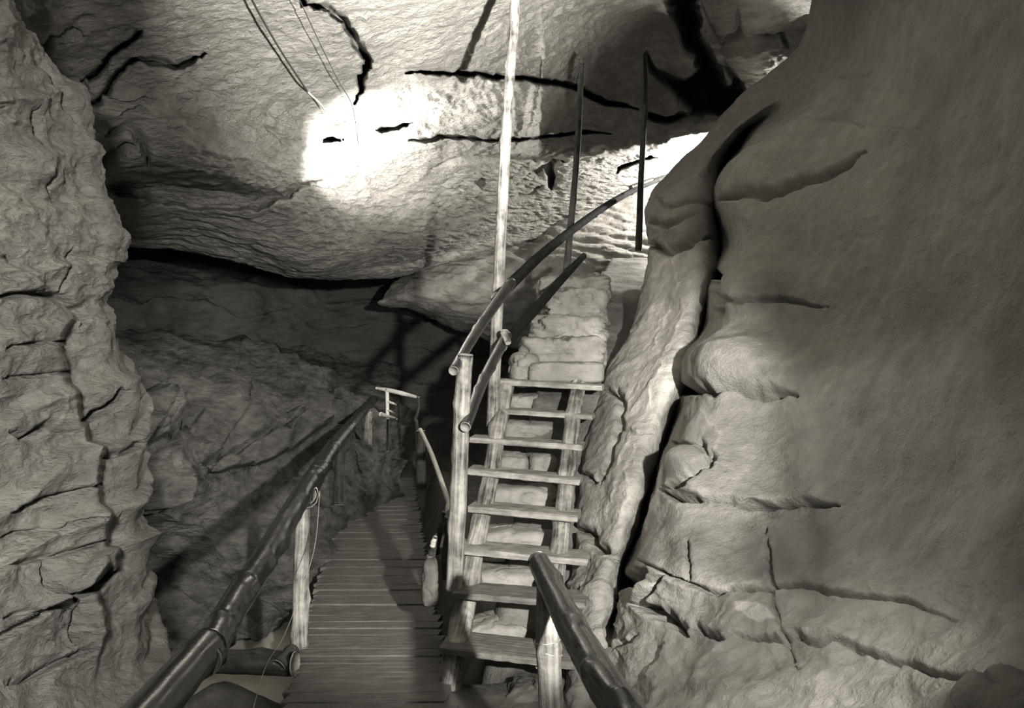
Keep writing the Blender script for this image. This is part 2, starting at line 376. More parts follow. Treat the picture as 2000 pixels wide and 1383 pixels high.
rf = [
 ('crack', [(1296, 958), (1350, 972), (1450, 985), (1540, 984), (1640, 988)], 6, 0.12),
 ('ledge', [(1296, 956), (1450, 983), (1640, 986)], 0.10, 60, -1),
 ('crack', [(1250, 1095), (1300, 1124), (1345, 1142), (1400, 1158), (1450, 1150), (1520, 1148), (1600, 1152), (1680, 1170), (1780, 1186), (1880, 1225)], 4, 0.06, 5),
 ('crack', [(1342, 1050), (1344, 1095), (1345, 1142)], 3, 0.05),
 ('crack', [(1497, 1030), (1502, 1110), (1512, 1180), (1530, 1235), (1550, 1290), (1572, 1325)], 3, 0.06),
 ('crack', [(1238, 1182), (1285, 1195), (1318, 1215), (1345, 1245)], 7, 0.14),
 ('crack', [(1358, 1216), (1385, 1238), (1420, 1256)], 5, 0.10),
 ('crack', [(1440, 1242), (1480, 1245), (1530, 1255), (1560, 1245), (1600, 1268), (1650, 1262), (1695, 1285), (1760, 1305), (1850, 1338), (1960, 1350)], 5, 0.06, 4),
 
 ('crack', [(1335, 752), (1365, 762), (1400, 772), (1470, 772), (1560, 775)], 7, 0.13),
 ('bump', (1440, 720), (130, 55), 0.16), ('bump', (1460, 560), (120, 60), 0.10),
 ('crack', [(1410, 592), (1450, 600), (1520, 596), (1620, 602)], 4, 0.05),
 ('crack', [(1400, 545), (1425, 552), (1418, 590), (1412, 625)], 6, 0.12),
 ('crack', [(1318, 866), (1368, 862), (1390, 885), (1384, 915), (1340, 940), (1300, 952)], 5, 0.09),
 ('bump', (1345, 905), (38, 32), 0.08),
 ('crack', [(1272, 478), (1300, 492), (1335, 486), (1388, 470)], 6, 0.12),
 ('crack', [(1285, 440), (1320, 452), (1360, 440)], 4, 0.06),
 ('crack', [(1300, 400), (1330, 420), (1370, 412)], 3, 0.05),
 ('bump', (1325, 430), (50, 55), 0.13),
 ('crack', [(1180, 760), (1205, 765), (1218, 790), (1212, 840), (1195, 900), (1180, 950)], 5, 0.10),
 ('crack', [(1128, 1040), (1160, 1050), (1185, 1075), (1200, 1095)], 6, 0.10),
 ('crack', [(1140, 930), (1165, 945), (1190, 940)], 4, 0.06),
 ('crack', [(1260, 1100), (1225, 1140), (1190, 1220), (1165, 1290)], 8, 0.16),
 ('crack', [(1300, 1260), (1275, 1290), (1240, 1345)], 5, 0.08),
 ('crack', [(1250, 1240), (1215, 1265), (1170, 1275)], 4, 0.06),
 ('crack', [(1290, 1120), (1262, 1165), (1242, 1185)], 5, 0.08),
 ('crack', [(1215, 840), (1245, 850), (1280, 846)], 2.5, 0.03),
 ('bump', (1500, 330), (150, 40), 0.12, -20), ('crack', [(1415, 395), (1500, 385), (1600, 350), (1700, 300)], 6, 0.10),
 ('ledge', [(1470, 262), (1560, 190), (1640, 150), (1720, 140)], 0.10, 50, 1),
 ('ledge', [(1510, 245), (1600, 230), (1720, 250), (1850, 260)], 0.08, 50, 1),
 ('vein', [(1352, 560), (1335, 620), (1310, 680), (1300, 720), (1262, 800), (1232, 850), (1215, 930), (1190, 1010)], 3.0, 0.7),
 ('vein', [(1320, 500), (1330, 560), (1300, 640), (1290, 690)], 2.5, 0.5),
 ('vein', [(1240, 870), (1222, 920), (1228, 960), (1205, 1030)], 2.5, 0.6),
 ('vein', [(1395, 1150), (1430, 1142), (1460, 1138), (1530, 1146)], 6, 0.8),
 ('patch', [(1438, 1180), (1465, 1178), (1500, 1188), (1516, 1212), (1495, 1218), (1465, 1212), (1442, 1200)], 0.75),
 ('vein', [(1385, 1230), (1405, 1215), (1415, 1190)], 3, 0.7),
 ('vein', [(1300, 952), (1340, 940), (1375, 922)], 3, 0.6),
 ('vein', [(1370, 800), (1395, 830), (1402, 860), (1380, 900)], 3, 0.35),
 ('patch', [(1275, 490), (1385, 470), (1370, 560), (1335, 700), (1290, 860), (1250, 1000), (1205, 1085), (1150, 1030), (1190, 900), (1215, 780), (1260, 640)], 0.45, 14), ('patch', [(1280, 1000), (1540, 990), (1600, 1150), (1480, 1160), (1250, 1110)], -0.40, 40),  # second patch: weaker light on the lower band put into the colour
 ('patch', [(1380, 1383), (1500, 1325), (1620, 1322), (1700, 1360), (1740, 1420), (1400, 1430)], 0.30, 30),
]
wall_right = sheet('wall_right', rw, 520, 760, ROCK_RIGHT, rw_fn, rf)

# ============================ CEILING ============================
cols = [-500, -150, 100, 300, 470, 620, 760, 900, 1050, 1200, 1340, 1480, 1700, 2100]
def crow(py, Ys):
    if not isinstance(Ys, (list, tuple)): Ys = [Ys] * len(cols)
    return [(c, py, y) for c, y in zip(cols, Ys)]
ce = [
 crow(-900, 2.0), crow(-500, 3.0), crow(-220, 4.2),
 crow(0,   [4.2, 4.4, 4.8, 5.1, 5.4, 5.6, 5.8, 6.2, 6.9, 7.8, 8.4, 8.8, 9.2, 9.2]),
 crow(100, [4.8, 5.0, 5.4, 5.8, 6.1, 6.4, 6.8, 7.2, 8.1, 9.1, 9.7, 10.0, 10.2, 10.2]),
 crow(200, [5.2, 5.4, 5.8, 6.2, 6.7, 7.3, 7.7, 8.2, 9.0, 9.9, 10.4, 10.7, 10.9, 10.9]),
 crow(280, [5.5, 5.7, 6.0, 6.3, 6.9, 7.9, 8.4, 8.9, 9.7, 10.4, 10.9, 11.2, 11.4, 11.4]),
 crow(340, [5.8, 6.0, 6.4, 6.6, 7.2, 8.3, 8.9, 9.4, 10.2, 10.8, 11.3, 11.6, 11.8, 11.8]),
 crow(395, [6.4, 6.6, 7.2, 7.4, 7.7, 8.6, 9.3, 9.9, 10.6, 11.1, 11.6, 11.9, 12, 12]),
 crow(450, [6.8, 7.0, 7.8, 8.2, 8.4, 9.0, 9.7, 10.3, 10.9, 11.4, 11.9, 12.2, 12.4, 12.4]),
 crow(505, [7.5, 8.0, 8.8, 9.2, 9.2, 9.4, 10.0, 10.7, 11.3, 11.7, 12.2, 12.5, 12.7, 12.7]),
 crow(540, [8.5, 9.0, 9.8, 10.2, 10.2, 10.2, 10.5, 11.2, 11.7, 12.1, 12.6, 13, 13, 13]),
 crow(570, [11, 11.5, 12.5, 13, 13, 12.8, 12.8, 13, 13.2, 13.6, 14, 14.5, 15, 15]),
 crow(600, 15.0),
]
# towards the right the ceiling ends in a rising lip and turns up and back behind it
for ri, r in enumerate(ce):
    for ci in range(0, len(cols)):
        lip = np.interp(cols[ci], [-500, 300, 470, 620, 700, 760, 830, 960, 1060, 1200, 1340, 1480, 2100], [470, 478, 498, 528, 535, 540, 515, 482, 462, 425, 385, 350, 300])
        x, py, Y = r[ci]
        if py > 280:
            t = (py - 280) / (540 - 280)
            if t <= 1.0: npy = 280 + t * (lip - 280)
            else: npy = lip - (py - 540) * 0.6; Y = Y + (py - 540) * 0.02
            r[ci] = (x, npy, Y)
def ce_fn(P, q):
    S = P * np.array([0.9, 1.0, 2.2])
    d = 0.12 * fbm(P, 0.6, 2) + 0.045 * fbm(S, 2.0, 4) + 0.03 * fbm(S * np.array([1, 1, 2.0]), 5.0, 4, ridged=True)
    # rippled scallops running roughly horizontally
    w = P[:, 1] * 7.0 + 2.2 * fbm(P, 1.6, 3) + P[:, 0] * 0.9
    d += 0.016 * np.abs(np.sin(w * 1.7))
    return d
cf = [
 ('ledge', [(150, 335), (230, 375), (300, 394), (400, 402), (500, 397), (545, 378), (600, 350), (640, 335)], 0.45, 90, 1, 3),
 ('pit', [(190, 345), (300, 312), (420, 318), (520, 350), (545, 376), (500, 397), (400, 402), (300, 394), (220, 372)], 0.8, 45),
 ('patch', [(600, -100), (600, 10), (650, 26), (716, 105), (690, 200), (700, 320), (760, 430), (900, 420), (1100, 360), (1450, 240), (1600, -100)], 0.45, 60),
 ('cut', [(585, -30), (598, 10), (650, 26), (690, 62), (716, 105), (706, 140), (690, 195)], 6, 0.8, 9),
 ('ledge', [(585, -30), (598, 10), (650, 26), (690, 62), (716, 105), (706, 140), (690, 200)], 0.22, 160, -1, 3),
 ('cut', [(790, 134), (860, 130), (940, 138), (1010, 142), (1080, 154), (1130, 170), (1180, 198), (1240, 206)], 5.5, 0.9, 4),
 ('ledge', [(790, 134), (860, 130), (1010, 142), (1130, 170), (1180, 198), (1250, 206)], 0.22, 90, 1, 3),
 ('cut', [(800, 276), (860, 266), (980, 263), (1100, 257), (1190, 258)], 3.5, 0.5, 3),
 ('cut', [(735, 256), (770, 250), (806, 243)], 3.5, 0.8, 2), ('cut', [(622, 268), (645, 266), (668, 268)], 3.5, 0.8, 1.5),
 ('crack', [(640, 244), (665, 238), (692, 231)], 3, 0.2, 1.5),
 ('crack', [(845, 330), (900, 305), (950, 300), (1000, 300)], 4, 0.10, 3),
 ('ledge', [(960, 300), (1060, 305), (1130, 312), (1200, 296), (1290, 280), (1400, 252), (1500, 220)], 1.3, 150, -1, 4),
 ('pit', [(1290, -60), (1365, -60), (1366, 60), (1398, 105), (1412, 150), (1445, 165), (1440, 215), (1400, 228), (1340, 232), (1290, 236), (1245, 226), (1250, 206), (1330, 212), (1300, 180), (1262, 135), (1257, 88), (1275, 122), (1330, 136), (1352, 118), (1312, 50)], 2.2, 26),
 ('cut', [(1205, 338), (1225, 322), (1250, 308), (1280, 300)], 4, 0.8, 2), ('pit', [(1062, 335), (1080, 325), (1090, 345), (1078, 372), (1066, 352)], 0.35, 8), ('pit', [(1082, 308), (1100, 306), (1104, 320), (1086, 322)], 0.3, 8),
 ('crack', [(1040, 345), (1065, 330), (1095, 318)], 5, 0.15, 3), ('crack', [(925, 350), (940, 360), (945, 345)], 6, 0.12, 3),
 ('crack', [(1205, 338), (1225, 322), (1250, 308), (1280, 300)], 3, 0.15, 2), ('crack', [(880, 415), (960, 400), (1040, 380), (1060, 365)], 4, 0.08, 4),
 # left flowing folds
 ('crack', [(70, 95), (100, 70), (140, 55), (160, 58)], 6, 0.10, 3),
 ('cut', [(145, 160), (185, 140), (215, 95), (265, 60), (275, 50)], 6, 0.4, 3),
 ('cut', [(150, 200), (195, 175), (225, 135), (265, 110), (340, 125), (400, 100)], 6, 0.4, 3),
 ('crack', [(185, 180), (240, 185), (290, 180)], 4, 0.08, 2), ('crack', [(218, 215), (240, 200), (275, 195)], 6, 0.10, 2),
 ('crack', [(165, 150), (150, 190), (160, 260), (175, 330)], 10, 0.22, 3),
 ('crack', [(205, 262), (240, 245), (270, 270), (290, 318)], 6, 0.12, 3), ('crack', [(190, 350), (215, 300), (245, 282), (270, 290)], 8, 0.12, 3),
 ('crack', [(335, 170), (400, 168), (450, 172)], 3, 0.06, 2),
 ('crack', [(560, 180), (520, 205), (510, 240), (540, 270), (570, 262)], 5, 0.06, 3),
 ('crack', [(490, 345), (510, 310), (540, 285)], 4, 0.05, 3),
 ('bump', (640, 460), (120, 55), 0.3), ('bump', (820, 440), (120, 50), 0.15),
 ('bump', (300, 235), (100, 40), 0.2, 20),
 ('bump', (1320, 70), (26, 60), 0.25), ('bump', (1290, 180), (30, 30), 0.2), ('bump', (1470, 90), (80, 70), 0.2),
 ('crack', [(1400, 70), (1440, 40), (1440, 0)], 4, 0.08, 3), ('crack', [(1480, 45), (1520, 55), (1530, 80)], 5, 0.1, 3), ('crack', [(1400, 110), (1425, 140), (1450, 165)], 8, 0.2, 3),
]
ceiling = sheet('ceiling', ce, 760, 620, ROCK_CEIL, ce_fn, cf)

# ============================ BACK WALLS ============================
bk = [[(x, py, y) for x, y in zip([-100, 150, 400, 650, 900, 1150, 1400], Y)] for py, Y in [
 (380, [13, 14, 15, 15.5, 15.5, 15, 14]), (480, [12, 13.5, 14.5, 15, 15.2, 15, 14]), (580, [10, 11.5, 13, 14.5, 15, 14.5, 13.5]),
 (680, [9, 10.5, 12.5, 14, 14.5, 14, 12]), (780, [9, 10, 12, 13.5, 14, 13, 11]), (900, [9, 10, 11.5, 12.8, 13, 12, 10.5]), (1050, [8, 9, 10, 10.8, 11, 10.5, 9.5])]]
def bk_fn(P, q):
    return 0.35 * fbm(P, 0.5, 3) + 0.15 * fbm(P * np.array([1, 1, 2.5]), 1.5, 4) + strata(P, (0.1, 0), 2.2, 0.25, 0.8)
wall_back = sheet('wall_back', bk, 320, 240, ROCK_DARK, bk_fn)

# sloping wall with a pale lower lip behind the staircase
b2 = [
 [(905, 430, 13.2), (960, 420, 12.6), (1050, 395, 12.3), (1150, 365, 12.0), (1260, 335, 11.8), (1400, 300, 11.5), (1600, 280, 11)],
 [(828, 512, 12.3), (900, 480, 11.9), (1000, 455, 11.7), (1120, 425, 11.5), (1250, 400, 11.3), (1400, 380, 11.0), (1600, 360, 10.8)],
 [(775, 555, 12.0), (860, 520, 11.6), (980, 500, 11.4), (1110, 480, 11.1), (1250, 465, 10.9), (1400, 450, 10.7), (1600, 440, 10.5)],
 [(737, 590, 11.8), (840, 565, 11.5), (970, 550, 11.3), (1100, 535, 11.0), (1250, 525, 10.8), (1400, 520, 10.5), (1600, 510, 10.3)],
 [(760, 596, 12.2), (860, 600, 11.9), (980, 600, 11.6), (1100, 600, 11.4), (1250, 600, 11.1), (1400, 600, 10.7), (1600, 600, 10.4)],
 [(800, 600, 13.2), (880, 640, 12.9), (1000, 680, 12.5), (1100, 700, 12.2), (1250, 700, 11.9), (1400, 700, 11.2), (1600, 700, 10.8)],
]
def b2_fn(P, q):
    return 0.1 * fbm(P, 0.8, 3) + 0.05 * fbm(P * np.array([1, 1, 3.0]), 3, 4) + 0.02 * np.abs(np.sin(P[:, 2] * 22 + P[:, 0] * 6 + 3 * fbm(P, 1.5, 2)))
sheet('wall_back_right', b2, 380, 240, ROCK_RIGHT, b2_fn)

# ============================ LEFT WALL ============================
def Lr(py, c):   # c: list (px, Y), last two turn away behind
    return [(x, py, y) for x, y in c]
def LW(py, sil, Ys, edge2=None):
    # sil: px of silhouette, Ys: depth at silhouette
    w = sil
    return [(-700, py, Ys * 0.50), (-350, py, Ys * 0.66), (-120, py, Ys * 0.78), (w * .15 - 10, py, Ys * 0.86), (w * .5, py, Ys * 0.92), (w * .8, py, Ys * 0.96), (w - 4, py, Ys * 0.995), (w - 5, py, Ys * 1.1), (w - 60, py, Ys * 1.5)]
lw = [LW(-500, -60, 3.0), LW(-250, -40, 3.4), LW(-60, -20, 3.7), LW(40, 10, 3.9), LW(100, 48, 4.0), LW(160, 100, 4.1), LW(215, 148, 4.2), LW(290, 166, 4.25), LW(370, 186, 4.3), LW(430, 215, 4.3), LW(470, 232, 4.3),
      LW(505, 212, 4.3), LW(550, 213, 4.3), LW(600, 204, 4.3), LW(660, 216, 4.3), LW(740, 250, 4.35), LW(800, 262, 4.4), LW(870, 258, 4.35), LW(940, 262, 4.3), LW(1030, 256, 4.3), LW(1080, 265, 4.3), LW(1140, 281, 4.25), LW(1200, 276, 4.2), LW(1265, 285, 4.15), LW(1340, 285, 4.05), LW(1450, 270, 3.7), LW(1650, 240, 3.1)]
lw = extend(lw, -0.12, 5.4, -1.1)
def lw_fn(P, q):
    d = 0.10 * fbm(P, 0.9, 3) + 0.06 * fbm(P * np.array([1, 1, 1.8]), 2.6, 4) + 0.025 * fbm(P, 8, 3)
    low = np.clip((q[:, 1] - 560) / 200, 0, 1)
    d += (0.4 + 0.6 * low) * strata(P, (-0.1, -0.28), 3.6, 0.10, 0.5)
    up = 1 - low
    d += up * 0.03 * np.abs(fbm(P * np.array([1, 1, 2.2]), 5, 3, ridged=True))
    return d
lf = [
 # front block stands proud of the second layer
 ('ledge', [(205, 560), (160, 600), (130, 640), (133, 700), (148, 760), (152, 815), (178, 850), (190, 900), (190, 950), (196, 1020), (215, 1090), (216, 1125), (150, 1150), (205, 1200), (200, 1240), (180, 1290), (190, 1400)], 0.26, 400, 1, 4),
 ('crack', [(-20, 582), (60, 572), (115, 580), (160, 615), (150, 640)], 6, 0.12, 4),
 ('crack', [(0, 680), (60, 672), (132, 665)], 4, 0.06, 4), ('crack', [(0, 740), (70, 735), (150, 725)], 4, 0.05, 4),
 ('crack', [(0, 850), (50, 858), (90, 830), (160, 845)], 6, 0.12, 4),
 ('crack', [(155, 822), (200, 800), (225, 770), (228, 755)], 8, 0.16, 3),
 ('crack', [(190, 900), (230, 890), (262, 860)], 5, 0.10, 3),
 ('crack', [(0, 1000), (90, 975), (190, 945)], 5, 0.09, 5), ('crack', [(0, 1052), (100, 1035), (190, 1000)], 4, 0.07, 5),
 ('crack', [(0, 1110), (100, 1088), (200, 1055)], 4, 0.07, 5),
 ('crack', [(78, 1100), (92, 1140), (128, 1170), (170, 1150), (218, 1120)], 6, 0.12, 3),
 ('crack', [(138, 1180), (140, 1240), (150, 1280), (175, 1265)], 5, 0.08, 3), ('bump', (175, 1215), (25, 60), 0.07), ('bump', (150, 1120), (45, 45), 0.07),
 ('crack', [(0, 1210), (60, 1195), (130, 1190)], 4, 0.06, 4), ('crack', [(0, 1345), (60, 1320), (120, 1290), (170, 1275)], 5, 0.09, 4),
 ('crack', [(52, 205), (62, 260), (64, 320), (80, 400)], 4, 0.07, 3), ('crack', [(135, 480), (125, 530), (110, 580)], 4, 0.07, 3),
 ('crack', [(30, 100), (75, 150), (118, 205), (148, 250)], 4, 0.06, 4), ('bump', (35, 330), (50, 60), 0.06),
 ('vein', [(60, 755), (85, 800), (95, 840)], 5, 0.3), ('vein', [(130, 870), (170, 865), (185, 890)], 3, 0.5), ('vein', [(110, 760), (120, 800), (118, 835)], 4, 0.3),
]
wall_left = sheet('wall_left', lw, 420, 640, ROCK_LEFT, lw_fn, lf)

# mid-distance ledges between the left wall and the boardwalk
sx = [60, 160, 270, 380, 480, 580, 660, 720, 780]
sl = [[(x, py + o, y) for x, y, o in zip(sx, Y, [-30, -10, 10, 15, 20, 35, 50, 60, 65])] for py, Y in [
 (655, [7.8, 9.0, 10.0, 11.0, 12.0, 12.6, 13.0, 13.2, 13.6]), (700, [5.8, 6.6, 7.8, 9.2, 10.4, 11.2, 11.7, 12.0, 12.6]),
 (750, [5.2, 5.8, 6.8, 8.0, 9.0, 9.9, 10.6, 11.2, 12]), (800, [4.9, 5.3, 6.0, 7.1, 8.2, 9.2, 10.0, 10.6, 11.5]), (850, [4.8, 5.1, 5.6, 6.5, 7.5, 8.6, 9.4, 10.0, 11]),
 (900, [4.8, 5.0, 5.4, 6.1, 7.0, 8.0, 8.8, 9.4, 10]), (960, [4.9, 5.1, 5.5, 6.1, 6.7, 7.4, 8.0, 8.7, 9.3]), (1040, [5.0, 5.3, 6.0, 6.3, 6.4, 6.7, 7.2, 7.9, 8.5]),
 (1130, [5.0, 5.4, 6.1, 6.3, 6.4, 6.5, 6.7, 7.0, 7.5]), (1200, [4.9, 5.2, 5.9, 6.2, 6.6, 6.7, 6.8, 6.9, 7.1])]]
sl[-1] = [(60, 1290, 4.9), (160, 1290, 5.1), (270, 1285, 5.5), (380, 1280, 5.8), (480, 1262, 6.1), (560, 1205, 6.7), (660, 1200, 6.8), (720, 1200, 6.9), (780, 1200, 7.1)]
def sl_fn(P, q):
    up = np.clip((940 - q[:, 1]) / 60, 0, 1)
    d = 0.16 * fbm(P, 0.8, 3) + 0.08 * fbm(P * np.array([1, 1, 2.0]), 2.2, 4) + 0.03 * fbm(P, 8, 3)
    d += (0.35 + 0.65 * up) * strata(P, (0.38, 0.12), 4.0, 0.20, 0.7)
    return d
sf = [
 ('ledge', [(230, 1060), (262, 1036), (300, 1020), (335, 985), (372, 935), (378, 905)], 0.75, 110, -1, 3),
 ('ledge', [(270, 880), (320, 872), (345, 850), (330, 815)], 0.3, 60, -1, 3),
 ('ledge', [(340, 850), (378, 835), (388, 815)], 0.25, 40, -1, 3),
 ('ledge', [(400, 905), (430, 922), (500, 912), (560, 890), (640, 850), (700, 810)], 0.4, 70, -1, 3),
 ('crack', [(385, 905), (440, 890), (500, 870), (560, 845)], 4, 0.10, 4), ('crack', [(240, 865), (245, 890), (200, 930)], 6, 0.14, 3),
 ('crack', [(265, 760), (300, 800), (330, 830)], 5, 0.1, 3), ('bump', (295, 840), (40, 30), 0.2), ('bump', (450, 800), (90, 40), 0.25, 20), ('bump', (590, 850), (70, 30), 0.25, 10),
 ('bump', (330, 950), (50, 30), 0.15, -25),
 ('vein', [(420, 740), (470, 780), (520, 800), (580, 820)], 8, 0.5), ('vein', [(290, 850), (330, 862)], 6, 0.3), ('vein', [(560, 835), (620, 850), (650, 870)], 10, 0.4),
]
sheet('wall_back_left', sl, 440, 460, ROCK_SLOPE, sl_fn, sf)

# ============================ FLOOR ============================
def floor_grid():
    xs = np.linspace(-5, 4, 300); ys = np.linspace(0.3, 15, 480)
    X, Y = np.meshgrid(xs, ys)
    ex = -0.336 - 0.137 * (Y - 4.26)          # right edge of the boardwalk
    P = np.stack([X.ravel(), Y.ravel(), np.zeros(X.size)], 1)
    n = (0.10 * fbm(P, 0.9, 3) + 0.06 * fbm(P, 2.6, 3) + 0.02 * fbm(P, 9, 3)).reshape(X.shape)
    def ss(a, b, v):
        t = np.clip((v - a) / (b - a), 0, 1); return t * t * (3 - 2 * t)
    d = X - ex
    Z = -0.75 + n * 1.2
    right = ss(-0.30, -0.12, d) * ss(15, 12, Y)
    # trench between the boardwalk and the foot of the stairs, level ground in front
    lvl = -0.035 + 0.25 * n
    tr = ss(4.32, 4.55, Y) * ss(0.42, 0.0, d)
    lvl = lvl - 0.6 * tr
    # rubble bank that the staircase climbs
    xb = np.interp(Y, [4.4, 4.6, 5.85, 7.0, 7.8, 10, 15], [-0.24, -0.20, -0.02, 0.25, 0.40, 1.0, 2.2])
    stair = ss(4.45, 4.7, Y) * ss(-0.04, 0.14, X - xb + 0.3 * n)
    drop = ss(0.72, 0.95, X - xb) * ss(5.6, 6.0, Y) * 0.7
    bank = np.interp(Y, [4.5, 5.7, 6.0, 7.0, 7.8, 10, 15], [-0.02, 0.92, 1.3, 1.72, 2.05, 2.7, 3.0]) + n * 0.6 - drop
    lvl = lvl * (1 - stair) + np.maximum(lvl, bank) * stair
    Z = Z * (1 - right) + lvl * right
    Z += 0.0
    # water hollow on the left
    hol = np.exp(-(((X + 1.75) / 0.55) ** 2 + ((Y - 5.2) / 0.9) ** 2)); Z -= 0.18 * hol
    # dark bank of mud beside the walk
    Z += 0.72 * np.exp(-(((X + 1.55) / 0.8) ** 2 + ((Y - 4.42) / 0.42) ** 2)) * (d < -0.2)
    P[:, 2] = Z.ravel()
    return [[tuple(P[j * 300 + i]) for i in range(300)] for j in range(479, -1, -1)]
fg = floor_grid()
floor = sheet('floor', fg, 300, 480, MUD, None, (), pixel=False)

m, nt, b = nodes('still_water')
b.inputs['Base Color'].default_value = (0.50, 0.47, 0.41, 1); b.inputs['Roughness'].default_value = 0.25  # pale base colour stands in for the lit ceiling's reflection
b.inputs['Specular IOR Level'].default_value = 1.0; b.inputs['IOR'].default_value = 1.6
nz = N(nt, 'ShaderNodeTexNoise', Scale=2.0, Detail=2.0); bp = N(nt, 'ShaderNodeBump', Strength=0.05, Distance=0.02)
nt.links.new(nz.outputs[0], bp.inputs['Height']); nt.links.new(bp.outputs[0], b.inputs['Normal'])
wv = []; wf = []
for j in range(25):
    for i in range(17):
        wv.append((-3.6 + i * 0.17, 3.0 + j * 0.2, -0.45 + 0.002 * math.sin(i * 1.3 + j)))
for j in range(24):
    for i in range(16):
        a = j * 17 + i; wf.append((a, a + 1, a + 18, a + 17))
w = mesh_obj('pool_water', wv, wf, m)
tag(w, 'still pale pool of water under the left side of the boardwalk', 'water', None, 'stuff')

# ------------------------------------------------------------------ logs
def log(name, pts, radii, mat, parent=None, seg=18, knots=4, rough=0.08, end=True, steps=None, flat=None, bend=0.0, seed=None):
    """round timber along a 3-D path; its cut ends are its own darker / paler wood"""
    rs = random.Random(seed if seed is not None else hash(name + str(tuple(pts[0]))) % 99991)
    pts = [Vector(p) for p in pts]
    A = np.array([tuple(p) for p in pts]); Rr = np.array(radii, float)
    L = sum((pts[i + 1] - pts[i]).length for i in range(len(pts) - 1))
    n = steps or max(12, int(L / 0.03)); n = min(n, 220)
    if len(pts) == 2:
        A = np.array([A[0], (A[0] + A[1]) / 2, A[1]])
        Rr = np.array([Rr[0], (Rr[0] + Rr[-1]) / 2, Rr[-1]])
        if bend: A[1] += np.array([rs.uniform(-1, 1), rs.uniform(-1, 1), rs.uniform(-1, 1)]) * bend
    elif len(Rr) != len(A):
        Rr = np.interp(np.linspace(0, 1, len(A)), np.linspace(0, 1, len(Rr)), Rr)
    C = catmull(A, n); r = np.interp(np.linspace(0, 1, n), np.linspace(0, 1, len(Rr)), Rr)
    T = np.gradient(C, axis=0); T /= np.linalg.norm(T, axis=1)[:, None]
    up = np.array([0, 0, 1.0]) if abs(T[0][2]) < 0.8 else np.array([0, 1.0, 0])
    S = np.cross(T, up); S /= np.linalg.norm(S, axis=1)[:, None]; U = np.cross(S, T)
    th = np.linspace(0, 2 * np.pi, seg, endpoint=False)
    arc = np.linspace(0, L, n)
    dirs = S[:, None, :] * np.cos(th)[None, :, None] + U[:, None, :] * np.sin(th)[None, :, None]
    base = C[:, None, :] + dirs * r[:, None, None]
    q = base.reshape(-1, 3)
    off = rs.uniform(0, 50)
    d = (rough * fbm(q + off, 7.0, 3) + rough * 0.35 * fbm(q + off, 28.0, 2)).reshape(n, seg)
    for _ in range(knots):
        ka = rs.uniform(0.05, 0.95) * L; kt = rs.uniform(0, 2 * np.pi)
        dd = ((arc - ka) / (r.mean() * 0.8))[:, None] ** 2 + (((th - kt + np.pi) % (2 * np.pi) - np.pi) / 0.5)[None, :] ** 2
        d += 0.30 * np.exp(-dd)
    if flat:
        pass
    P = C[:, None, :] + dirs * (r[:, None] * (1 + d))[:, :, None]
    V = P.reshape(-1, 3).tolist(); Fc = []; mi = []
    for i in range(n - 1):
        for j in range(seg):
            k = (j + 1) % seg
            Fc.append((i * seg + j, i * seg + k, (i + 1) * seg + k, (i + 1) * seg + j)); mi.append(0)
    grain = []
    for i in range(n):
        for j in range(seg):
            grain.append((math.cos(th[j]) * r[i] + off, math.sin(th[j]) * r[i], arc[i]))
    # end caps with own vertices
    for e, i in ((0, 0), (1, n - 1)):
        o0 = len(V); cen = C[i] + T[i] * (0.004 if e else -0.004)
        inner = [(C[i] + (P[i, j] - C[i]) * 0.93 + T[i] * (0.006 if e else -0.006)).tolist() for j in range(seg)]
        V += inner; grain += [(math.cos(th[j]) * r[i] + off, math.sin(th[j]) * r[i], 0.0) for j in range(seg)]
        V.append(cen.tolist()); grain.append((off, 0, 0))
        for j in range(seg):
            k = (j + 1) % seg
            a, b_ = i * seg + j, i * seg + k
            f1 = (a, b_, o0 + k, o0 + j); f2 = (o0 + j, o0 + k, o0 + seg)
            if e == 0: f1 = f1[::-1]; f2 = f2[::-1]
            Fc.append(f1[::-1] if e else f1[::-1]); mi.append(1 if end else 0)
            Fc.append(f2); mi.append(1 if end else 0)
    o = mesh_obj(name, V, Fc, None, parent, True, mats=[mat, W_END], mat_idx=mi)
    ga = o.data.attributes.new('grain', 'FLOAT_VECTOR', 'POINT')
    ga.data.foreach_set('vector', np.array(grain, np.float32).ravel())
    return o

